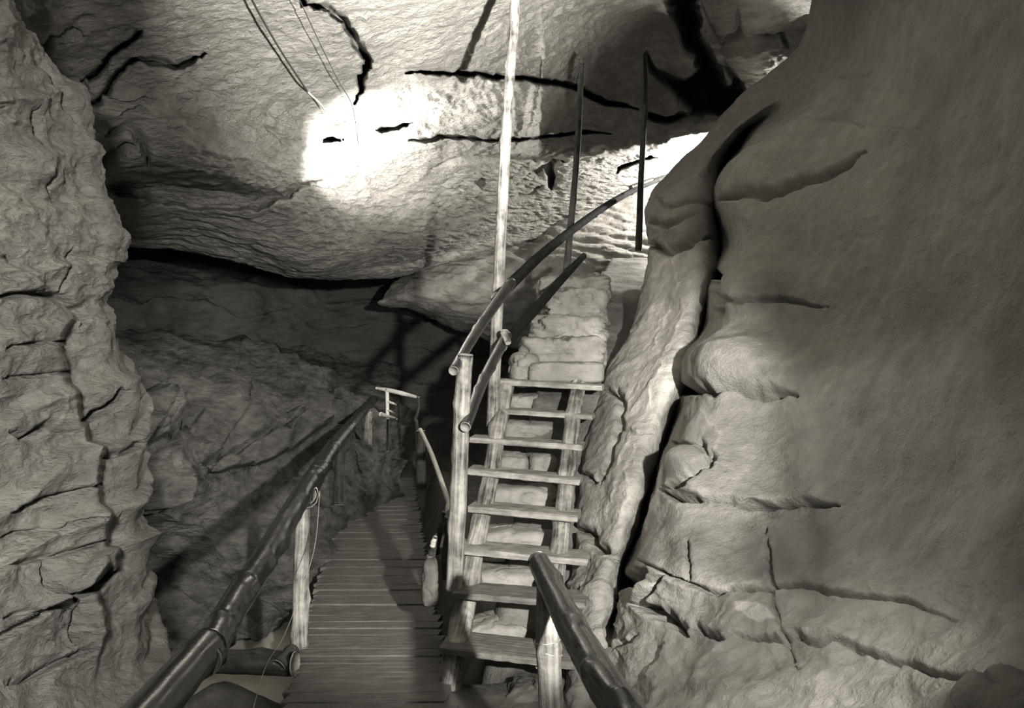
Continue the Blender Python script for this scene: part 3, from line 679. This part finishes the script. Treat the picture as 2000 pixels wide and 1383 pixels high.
def plank(name, a, b, depth_vec, th, mat, parent=None, seed=0, nseg=16, ragged=0.004):
    """board from a to b (front top edge), running back by depth_vec, th thick, with worn edges"""
    rs = random.Random(seed); a = Vector(a); b = Vector(b); dv = Vector(depth_vec)
    ax = (b - a); up = ax.normalized().cross(dv.normalized()); 
    if up.z < 0: up = -up
    V = []; Fc = []; G = []
    sec = [(0.0, -0.12), (0.03, 0.0), (0.25, 0.01), (0.5, 0.0), (0.75, 0.01), (0.97, 0.0), (1.0, -0.12), (1.0, -0.88), (0.97, -1.0), (0.5, -1.0), (0.03, -1.0), (0.0, -0.88)]
    m_ = len(sec); off = rs.uniform(0, 40)
    for i in range(nseg + 1):
        t = i / nseg
        for k, (u, v) in enumerate(sec):
            jit = rs.uniform(-1, 1) * ragged
            if i in (0, nseg): tt = t + (jit * 1.5 / ax.length)
            else: tt = t
            p = a + ax * tt + dv * u + up * (v * th + jit * 0.5) + dv.normalized() * (jit if u in (0, 1.0) else 0) 
            V.append(p); G.append((off + u * dv.length, v * th, t * ax.length))
    for i in range(nseg):
        for k in range(m_):
            l = (k + 1) % m_
            Fc.append((i * m_ + k, (i + 1) * m_ + k, (i + 1) * m_ + l, i * m_ + l))
    Fc.append(tuple(range(m_))); Fc.append(tuple(nseg * m_ + k for k in range(m_ - 1, -1, -1)))
    o = mesh_obj(name, V, Fc, mat, parent, False)
    ga = o.data.attributes.new('grain', 'FLOAT_VECTOR', 'POINT')
    ga.data.foreach_set('vector', np.array(G, np.float32).ravel())
    return o

# ============================ BOARDWALK ============================
bw = empty('boardwalk', (-1.0, 6, -0.05), 'narrow boardwalk of worn cross planks running back past the foot of the stairs', 'boardwalk')
y = 2.9; k = 0
while y < 13.2 and k < 99:
    wd = random.uniform(0.105, 0.14)
    xl = -1.05 - 0.145 * (y - 3.93) + random.uniform(-0.02, 0.02); xr = -0.336 - 0.137 * (y - 4.26) + random.uniform(-0.015, 0.02)
    zz = random.uniform(-0.004, 0.004)
    plank('plank', (xl, y, zz), (xr, y + 0.01, zz + random.uniform(-.004, .004)), (0.02, wd - random.uniform(0.001, 0.004), 0), 0.035, W_DECK, bw, seed=k, nseg=8, ragged=0.003)
    y += wd; k += 1
for fx in (0.12, 0.88):
    def bx(y): return (-1.05 - 0.145 * (y - 3.93)) * (1 - fx) + (-0.336 - 0.137 * (y - 4.26)) * fx
    log('joist', [(bx(2.9), 2.9, -0.11), (bx(8), 8, -0.11), (bx(13), 13, -0.11)], [0.06, 0.06], W_RAILD, bw, knots=6)

beam = log('crossbeam_log', [at(150, 1282, 4.55), at(360, 1290, 4.5), at(575, 1296, 4.4)], [0.065, 0.06, 0.062], W_RAILD, None, knots=6)
tag(beam, 'dark log beam spanning from the left rock wall to the edge of the boardwalk', 'log')

# ============================ LEFT HANDRAIL ============================
lr = empty('walkway_handrail', (-1.2, 4.6, 0.0), 'long dark log handrail on round posts along the left edge of the boardwalk', 'handrail')
log('rail', [at(-60, 1800, 1.0), at(250, 1440, 1.62), at(405, 1262, 2.15)], [0.05, 0.048, 0.045], W_RAIL, lr, knots=9, rough=0.12)
log('rail', [at(398, 1290, 2.08), at(450, 1195, 2.45), at(520, 1085, 3.1), at(600, 950, 4.5), at(628, 915, 5.1)], [0.042, 0.043, 0.046, 0.05, 0.048], W_RAIL, lr, knots=16, rough=0.13)
log('rail', [at(596, 965, 4.45), at(645, 882, 6.4), at(690, 826, 8.6), at(718, 795, 10.5), at(735, 775, 12)], [0.055, 0.06, 0.055, 0.05, 0.05], W_RAIL, lr, knots=12)
log('post', [at(586, 1262, 4.55), at(588, 1130, 4.58), at(592, 985, 4.62)], [0.045, 0.042, 0.036], W_POST, lr, knots=5)
log('post', [at(661, 985, 8.0), at(666, 845, 8.1)], [0.05, 0.045], W_RAILD, lr, knots=3)
log('post', [at(716, 880, 10.2), at(718, 800, 10.2)], [0.06, 0.055], W_POST, lr, knots=3)
log('brace', [at(575, 1268, 4.45), at(545, 1300, 4.35)], [0.03, 0.035], W_RAILD, lr, knots=2, rough=0.3)
w1 = [at(625, 960, 4.55), at(612, 1080, 4.3), at(560, 1230, 3.9), at(520, 1300, 3.6), at(490, 1400, 3.2)]
o = log('rail_wire', w1, [0.0016, 0.0016], WIRE, None, seg=6, knots=0, rough=0, end=False)
tag(o, 'thin loose wire hanging from the left handrail down across the crossbeam', 'wire')
lp = []
for i in range(20):
    a = i / 19 * 2 * math.pi
    c = at(600, 968, 4.45); lp.append(c + Vector((math.cos(a) * .058, 0.01 * math.sin(2 * a), math.sin(a) * .062)))
log('wire_tie', lp, [0.0022, 0.0022], WIRE, lr, seg=6, knots=0, rough=0, end=False)

# ============================ STAIRCASE ============================
st = empty('wooden_staircase', (0.0, 4.4, 0.0), 'steep open wooden staircase of plank treads on two hewn log stringers', 'staircase')
# treads: left px, right px, y left, y right (front top edge), depth, thickness px, run
TR = [
 (858, 1132, 1264, 1296, 4.20, 15, 0.27, W_TREAD_D), (884, 1142, 1157, 1178, 4.42, 13, 0.22, W_TREAD_D), (888, 1148, 1070, 1094, 4.64, 13, 0.22, W_TREAD),
 (914, 1127, 989, 1008, 4.85, 13, 0.20, W_TREAD), (913, 1132, 916, 937, 5.06, 12, 0.19, W_TREAD), (918, 1138, 854, 870, 5.28, 11, 0.18, W_TREAD),
 (954, 1157, 797, 811, 5.49, 10, 0.17, W_TREAD), (971, 1176, 741, 753, 5.70, 11, 0.18, W_TREAD)]
for i, (xl, xr, yl, yr, D, tpx, run, mt) in enumerate(TR):
    a = at(xl, yl, D + 0.06); b_ = at(xr, yr, D - 0.06)
    fwd = Vector((-(b_ - a).y, (b_ - a).x, 0)).normalized()
    plank('tread', a, b_, fwd * run + Vector((0, 0, 0.004)), tpx / F * D, mt, st, seed=40 + i, nseg=22, ragged=0.0032)
log('stringer', [at(872, 1400, 4.25), at(884, 1300, 4.30), at(906, 1200, 4.54), at(930, 1060, 4.86), at(958, 930, 5.2), at(974, 830, 5.5), at(990, 752, 5.82)], [0.060, 0.058, 0.054, 0.052, 0.052, 0.052], W_POST, st, knots=16, seg=14, rough=0.1)
log('stringer', [at(1065, 1300, 4.24), at(1082, 1150, 4.56), at(1096, 1040, 4.86), at(1107, 930, 5.15), at(1119, 820, 5.5), at(1130, 752, 5.78)], [0.055, 0.052, 0.050, 0.050, 0.050, 0.05], W_POST, st, knots=14, seg=14, rough=0.1)

# ============================ STAIR RAILING ============================
sr = empty('stair_railing', at(890, 1140, 4.6), 'rustic two-rail pole railing climbing the left side of the stairs to the upper path', 'railing')
log('post', [at(887, 1150, 4.58), at(896, 960, 4.56), at(902, 800, 4.54), at(909, 694, 4.52)], [0.045, 0.044, 0.043, 0.040], W_POST, sr, knots=8, rough=0.09)
log('post', [at(962, 832, 5.55), at(970, 640, 5.55), at(980, 420, 5.55), at(992, 200, 5.55), at(1004, 40, 5.55), at(1012, -140, 5.55)], [0.040, 0.037, 0.035, 0.033, 0.030, 0.028], W_POST, sr, knots=12, rough=0.09)
log('post', [at(1101, 590, 7.6), at(1112, 470, 7.6), at(1127, 300, 7.6), at(1136, 122, 7.6)], [0.034, 0.030, 0.027, 0.024], W_RAILD, sr, knots=6)
log('post', [at(1136, 122, 7.58), at(1124, 160, 7.7)], [0.016, 0.010], W_RAILD, sr, knots=1)
log('post', [at(1247, 490, 9.0), at(1253, 330, 9.0), at(1261, 180, 9.0), at(1258, 88, 9.0)], [0.036, 0.030, 0.022, 0.012], W_RAILD, sr, knots=6)
log('rail', [at(886, 724, 4.42), at(935, 642, 4.95), at(998, 552, 5.62)], [0.026, 0.030, 0.034], W_RAIL, sr, knots=6)
log('rail', [at(970, 582, 5.42), at(1055, 500, 6.4), at(1130, 440, 7.5), at(1200, 392, 8.7), at(1262, 360, 9.8), at(1306, 344, 10.6)], [0.038, 0.037, 0.034, 0.033, 0.033, 0.03], W_URAIL, sr, knots=10)
log('rail', [at(1232, 366, 9.3), at(1275, 350, 9.9)], [0.025, 0.02], W_RAILD, sr, knots=1)
log('rail', [at(909, 834, 4.45), at(945, 742, 4.95), at(990, 655, 5.5)], [0.028, 0.031, 0.033], W_RAIL, sr, knots=6)
log('rail', [at(980, 676, 5.42), at(1040, 610, 6.2), at(1095, 548, 7.1), at(1140, 500, 7.9)], [0.036, 0.037, 0.034, 0.028], W_URAIL, sr, knots=8)
log('rail_stub', [at(985, 650, 5.38), at(992, 668, 5.3)], [0.024, 0.02], W_POST, sr, knots=1)
log('brace', [at(886, 1150, 4.66), at(892, 1080, 4.66)], [0.032, 0.03], W_POST, sr, knots=1)

# ============================ FOREGROUND RIGHT HANDRAIL ============================
fr = empty('foreground_handrail', at(1072, 1383, 3.2), 'thick dark log handrail on a wired post in the foreground beside the stair foot', 'handrail')
log('rail', [at(1052, 1098, 3.22), at(1112, 1215, 2.6), at(1165, 1310, 2.22), at(1232, 1412, 1.9), at(1400, 1650, 1.4)], [0.040, 0.045, 0.046, 0.047, 0.048], W_RAIL, fr, knots=10, rough=0.1, seg=24)
fpost = log('post', [at(1082, 1620, 2.98), at(1076, 1383, 2.98), at(1070, 1250, 3.0), at(1068, 1140, 3.02)], [0.042, 0.041, 0.042, 0.034], W_FPOST, fr, knots=6, rough=0.09, seg=24)
for cy, tl in ((1250, 0.1), (1270, -0.2)):
    lp = []
    for i in range(25):
        a = i / 24 * 2 * math.pi
        c = at(1070, cy, 3.0); lp.append(c + Vector((math.cos(a) * .046, math.sin(a) * .046, tl * 0.08 * math.cos(a))))
    log('wire_tie', lp, [0.0025, 0.0025], WIRE, fpost, seg=6, knots=0, rough=0, end=False)

# ============================ FAR RIGHT WALKWAY RAIL ============================
rr_ = empty('boardwalk_side_rail', at(878, 1090, 4.75), 'slim pale pole rail on the boardwalk right edge, ending at the stair post', 'handrail')
log('rail', [at(821, 840, 7.6), at(842, 885, 6.4), at(862, 940, 5.4), at(880, 992, 4.78)], [0.018, 0.017, 0.015, 0.014], W_PALE, rr_, knots=8, rough=0.15)
log('rail_end', [at(878, 990, 4.80), at(879, 1004, 4.70)], [0.024, 0.026], W_PALE, rr_, knots=1)
log('post', [at(874, 1130, 4.85), at(872, 1000, 4.85)], [0.030, 0.026], W_RAILD, rr_, knots=3)
log('post', [at(824, 960, 8.0), at(822, 842, 8.0)], [0.045, 0.04], W_RAILD, rr_, knots=3)
log('splintered_stub', [at(848, 1078, 4.9), at(856, 1046, 4.85), at(872, 1010, 4.8)], [0.032, 0.022, 0.012], W_RAILD, rr_, knots=4, rough=0.5)
log('splinter', [at(845, 1066, 4.82), at(850, 1050, 4.80)], [0.016, 0.012], W_PALE, rr_, knots=2, rough=0.4)
log('splinter', [at(862, 1068, 4.82), at(866, 1046, 4.80)], [0.008, 0.006], W_PALE, rr_, knots=1, rough=0.3)

fb = empty('barrier_frame', at(757, 850, 9.5), 'small pale E-shaped stick barrier at the dark far end of the boardwalk', 'barrier')
log('top_rail', [at(735, 758, 9.6), at(757, 762, 9.5), at(784, 768, 9.4), at(818, 777, 9.3)], [0.012, 0.022, 0.024, 0.014], W_PALE, fb, knots=1, rough=0.1)
log('upright', [at(756, 760, 9.5), at(757, 818, 9.5)], [0.021, 0.018], W_PALE, fb, knots=2)
log('peg', [at(757, 784, 9.5), at(773, 790, 9.4)], [0.014, 0.010], W_PALE, fb, knots=0)
log('peg', [at(757, 801, 9.5), at(769, 806, 9.4)], [0.012, 0.007], W_PALE, fb, knots=0)
log('bottom_rail', [at(744, 809, 9.6), at(775, 818, 9.3)], [0.024, 0.009], W_PALE, fb, knots=0)
log('post', [at(818, 776, 9.3), at(817, 800, 9.3), at(811, 820, 9.3), at(814, 834, 9.3), at(817, 960, 9.3)], [0.012, 0.014, 0.02, 0.018, 0.018], W_RAILD, fb, knots=1)
log('post', [at(757, 817, 9.55), at(757, 880, 9.55)], [0.012, 0.014], W_RAIL, fb, knots=1)

# ============================ STONES ============================
def stone(name, c, size, seed, label, cat='stone', group=None, mat=ROCK_STEP, rot=0.0, sub=5, boxy=4.0, rough=0.12):
    """rounded block: superellipsoid with noise"""
    n = 40 if sub >= 5 else 24
    th = np.linspace(0, np.pi, n); ph = np.linspace(0, 2 * np.pi, 2 * n, endpoint=False)
    T_, P_ = np.meshgrid(th, ph, indexing='ij')
    D = np.stack([np.sin(T_) * np.cos(P_), np.sin(T_) * np.sin(P_), np.cos(T_)], -1).reshape(-1, 3)
    k = (np.abs(D) ** boxy).sum(1) ** (-1 / boxy)
    V = D * k[:, None] * (np.array(size) / 2)
    W = V + np.array(c) + seed * 3.7
    d = rough * fbm(W, 2.2 / max(size), 3) + rough * 0.5 * fbm(W, 9.0, 4) 
    cr = np.abs(fbm(W * np.array([1, 1, 2]), 5.0, 2)); d -= rough * 0.5 * np.exp(-(cr / 0.05) ** 2)
    V = V * (1 + 0.0) + D * (d * min(size) * 1.6)[:, None]
    ca, sa = math.cos(rot), math.sin(rot)
    V = np.stack([V[:, 0] * ca - V[:, 1] * sa, V[:, 0] * sa + V[:, 1] * ca, V[:, 2]], 1)
    m_ = 2 * n; Fc = []
    for i in range(n - 1):
        for j in range(m_):
            q = (j + 1) % m_
            Fc.append((i * m_ + j, (i + 1) * m_ + j, (i + 1) * m_ + q, i * m_ + q))
    me = bpy.data.meshes.new(name); me.from_pydata(V.tolist(), [], Fc); me.materials.append(mat)
    me.polygons.foreach_set('use_smooth', [True] * len(me.polygons))
    ca_ = me.color_attributes.new('tone', 'FLOAT_COLOR', 'POINT'); ca_.data.foreach_set('color', np.ones(len(V) * 4, np.float32))
    me.update()
    o = bpy.data.objects.new(name, me); COL.objects.link(o); o.location = c
    return tag(o, label, cat, group)

def step_stone(x0, x1, y0, y1, D, dep, label, seed, name='stone_step', group='worn stone steps above the wooden stairs', **kw):
    c = at((x0 + x1) / 2, (y0 + y1) / 2, D + dep / 2)
    s = ((x1 - x0) / F * D * 1.06, dep, (y1 - y0) / F * D * 1.45)
    return stone(name, c, s, seed, label, 'step' if name == 'stone_step' else 'stone', group, **kw)
step_stone(1034, 1178, 712, 742, 5.86, 0.5, 'lowest pale flat stone slab directly above the top wooden tread', 1, rot=-0.08, rough=0.08, boxy=8)
step_stone(1018, 1180, 668, 712, 6.15, 0.6, 'second worn stone step up, just above the pale lowest slab', 2, rot=-0.08, rough=0.2, boxy=7)
step_stone(1040, 1180, 626, 670, 6.55, 0.6, 'third worn stone step up, level with the joint of the lower rail', 3, rot=-0.06, rough=0.24, boxy=6)
step_stone(1062, 1182, 580, 628, 7.0, 0.7, 'fourth worn stone step up, below the base of the middle pole', 4, rot=-0.05, rough=0.24, boxy=6)
step_stone(1078, 1190, 545, 584, 7.5, 0.8, 'topmost worn stone step, on which the middle pole stands', 5, rot=-0.05, rough=0.24, boxy=6)
step_stone(996, 1050, 700, 744, 5.95, 0.4, 'rounded stone at the left end of the lowest slab', 6, name='edge_stone', group=None)
step_stone(1050, 1092, 550, 592, 7.1, 0.4, 'rounded boulder behind the lower rail at the left of the top step', 7, name='edge_stone', group=None)
# stones packed behind the open treads
RS = [(988, 1086, 774, 802, 6.01, 'cracked pale stone showing in the gap under the top tread'),
      (976, 1086, 828, 862, 5.81, 'smooth pale stone showing in the second gap from the top'),
      (966, 1032, 890, 922, 5.56, 'left pale stone in the third gap from the top'),
      (1034, 1086, 890, 922, 5.56, 'right split stone in the third gap from the top'),
      (950, 1086, 954, 996, 5.31, 'pale stone in the gap under the fourth tread from the top'),
      (935, 1085, 1034, 1070, 5.06, 'low earthy stone in the middle gap above the broad sixth tread'),
      (915, 1070, 1112, 1154, 4.86, 'flat muddy stone in the gap above the second lowest tread')]
for i, (x0, x1, y0, y1, D, lb) in enumerate(RS):
    step_stone(x0, x1, y0, y1, D, 0.35, lb, 20 + i, name='packing_stone', group='stones packed behind the open treads', rough=0.1)
step_stone(915, 1035, 1212, 1250, 4.62, 0.35, 'glistening wet stone lying behind the bottom tread', 31, name='packing_stone', group='stones packed behind the open treads')
step_stone(990, 1110, 1345, 1400, 4.05, 0.3, 'low rough stone on the ground in front of the bottom tread behind the wired post', 33, name='ground_stone', group=None, mat=MUD, rough=0.15)
step_stone(826, 862, 1100, 1165, 4.75, 0.3, 'dark upright stone at the right edge of the boardwalk left of the stairs', 34, name='ground_stone', group=None, mat=MUD)

# ============================ LAMP AND CABLES ============================
lc = log('lamp_cable', [at(470, -40, 4.6), at(540, 85, 5.5), at(600, 178, 6.3)], [0.007, 0.007], CABLE, None, seg=8, knots=0, rough=0, end=False)
tag(lc, 'thick taut black cable running down the ceiling towards the bright lamp', 'cable')
log('cable_tail', [at(600, 178, 6.3), at(640, 222, 6.8), at(690, 320, 7.8)], [0.007, 0.006], CABLE_P, lc, seg=8, knots=0, rough=0, end=False)
l2 = log('lamp_cable', [at(576, -20, 4.8), at(625, 85, 5.6), at(662, 160, 6.3), at(690, 215, 6.9), at(704, 320, 7.8)], [0.003, 0.003], CABLE, None, seg=8, knots=0, rough=0, end=False)
tag(l2, 'thinner of the two black cables, right of the thick one, above the lamp', 'cable')
lampP = at(706, 352, 7.85)
la = empty('cave_lamp', lampP, 'glaring bare bulb lamp hanging by cables below the ceiling', 'lamp')
def lathe(name, prof, c, mat, parent, seg=24):
    V = []; Fc = []
    for r, z in prof:
        for j in range(seg):
            a = 2 * math.pi * j / seg; V.append(Vector(c) + Vector((r * math.cos(a), r * math.sin(a), z)))
    for i in range(len(prof) - 1):
        for j in range(seg):
            k = (j + 1) % seg; Fc.append((i * seg + j, i * seg + k, (i + 1) * seg + k, (i + 1) * seg + j))
    return mesh_obj(name, V, Fc, mat, parent)
BULB = plain_mat('glowing_bulb', 0.9, rough=0.2, emit=30)
lathe('socket', [(0.0, 0.13), (0.018, 0.125), (0.022, 0.09), (0.022, 0.05), (0.019, 0.045), (0.0, 0.045)], lampP, CABLE_P, la)
lathe('bulb', [(0.001, 0.05), (0.015, 0.045), (0.018, 0.03), (0.032, 0.0), (0.038, -0.025), (0.030, -0.052), (0.012, -0.066), (0.0, -0.068)], lampP, BULB, la)

# ============================ LIGHTS ============================
def light(name, kind, loc, power, target=None, size=0.1, cone=60, blend=0.5, col=(1, .97, .9)):
    d = bpy.data.lights.new(name, kind); d.energy = power; d.color = col
    d.shadow_soft_size = size
    if kind == 'SPOT': d.spot_size = math.radians(cone); d.spot_blend = blend
    o = bpy.data.objects.new(name, d); COL.objects.link(o); o.location = loc
    if target is not None:
        o.rotation_euler = (Vector(target) - Vector(loc)).to_track_quat('-Z', 'Y').to_euler()
    return o
light('lamp_glow', 'SPOT', lampP + Vector((0, -0.03, -0.05)), 300, lampP + Vector((0.0, 0.45, 1.0)), size=0.08, cone=150, blend=0.4)
light('flash_stairs', 'SPOT', (1.10, -0.4, 2.0), 2050, at(905, 780, 5.2), size=0.05, cone=38, blend=0.45)
light('ridge_fill', 'SPOT', (1.10, -0.4, 2.0), 1500, at(1240, 700, 6.0), size=0.05, cone=10, blend=1.0)  # second beam from the same point, added only to lift the ridge
light('flash_ceiling', 'SPOT', (0.95, 0.9, 0.9), 6600, at(960, -120, 6.0), size=0.04, cone=46, blend=0.75)
light('left_fill', 'SPOT', (-0.3, -0.5, 2.1), 1250, at(-420, 780, 3.6), size=0.15, cone=62, blend=1.0)  # unseen spot added to bring up the left wall
light('alcove_lamp', 'POINT', at(1395, 325, 10.7), 480, size=0.05)
light('low_wall_fill', 'SPOT', (0.35, 0.8, 2.4), 340, at(1500, 1440, 2.7), size=0.1, cone=32, blend=1.0)  # added light for the foot of the right wall, no real source there
light('far_walk', 'SPOT', at(860, 700, 7.0), 110, at(770, 780, 9.5), size=0.03, cone=16, blend=0.8)
light('ledge_fill', 'SPOT', (-0.3, 9.4, 1.9), 90, at(885, 510, 11.9), size=0.05, cone=44, blend=0.9)  # unseen helper that brightens the ledge behind the stairs
light('rim_fill', 'SPOT', (-1.7, 6.6, 2.75), 260, at(950, 640, 5.0), size=0.08, cone=24, blend=0.5)  # added spot for the bright left edges of the rails
light('passage_fill', 'POINT', (-0.9, 11.0, 1.6), 8, size=0.5)  # weak unseen fill that lifts the blacks deep in the passage

wd = bpy.data.worlds.new('cave_air'); sc.world = wd; wd.use_nodes = True
bg = wd.node_tree.nodes['Background']; bg.inputs[0].default_value = (1, .95, .86, 1); bg.inputs[1].default_value = 0.05

# ============================ CAMERA ============================
cam = bpy.data.cameras.new('camera'); co = bpy.data.objects.new('camera', cam); COL.objects.link(co)
co.location = (0, 0, EYE); co.rotation_euler = (math.radians(90), 0, 0)
cam.sensor_width = 36; cam.lens = F / 2000 * 36; cam.clip_start = 0.05
sc.camera = co
sc.view_settings.view_transform = 'Standard'; sc.view_settings.look = 'None'
sc.view_settings.exposure = 0; sc.view_settings.gamma = 1.0
try:
    sc.cycles.use_denoising = True; sc.cycles.max_bounces = 6
except Exception: pass
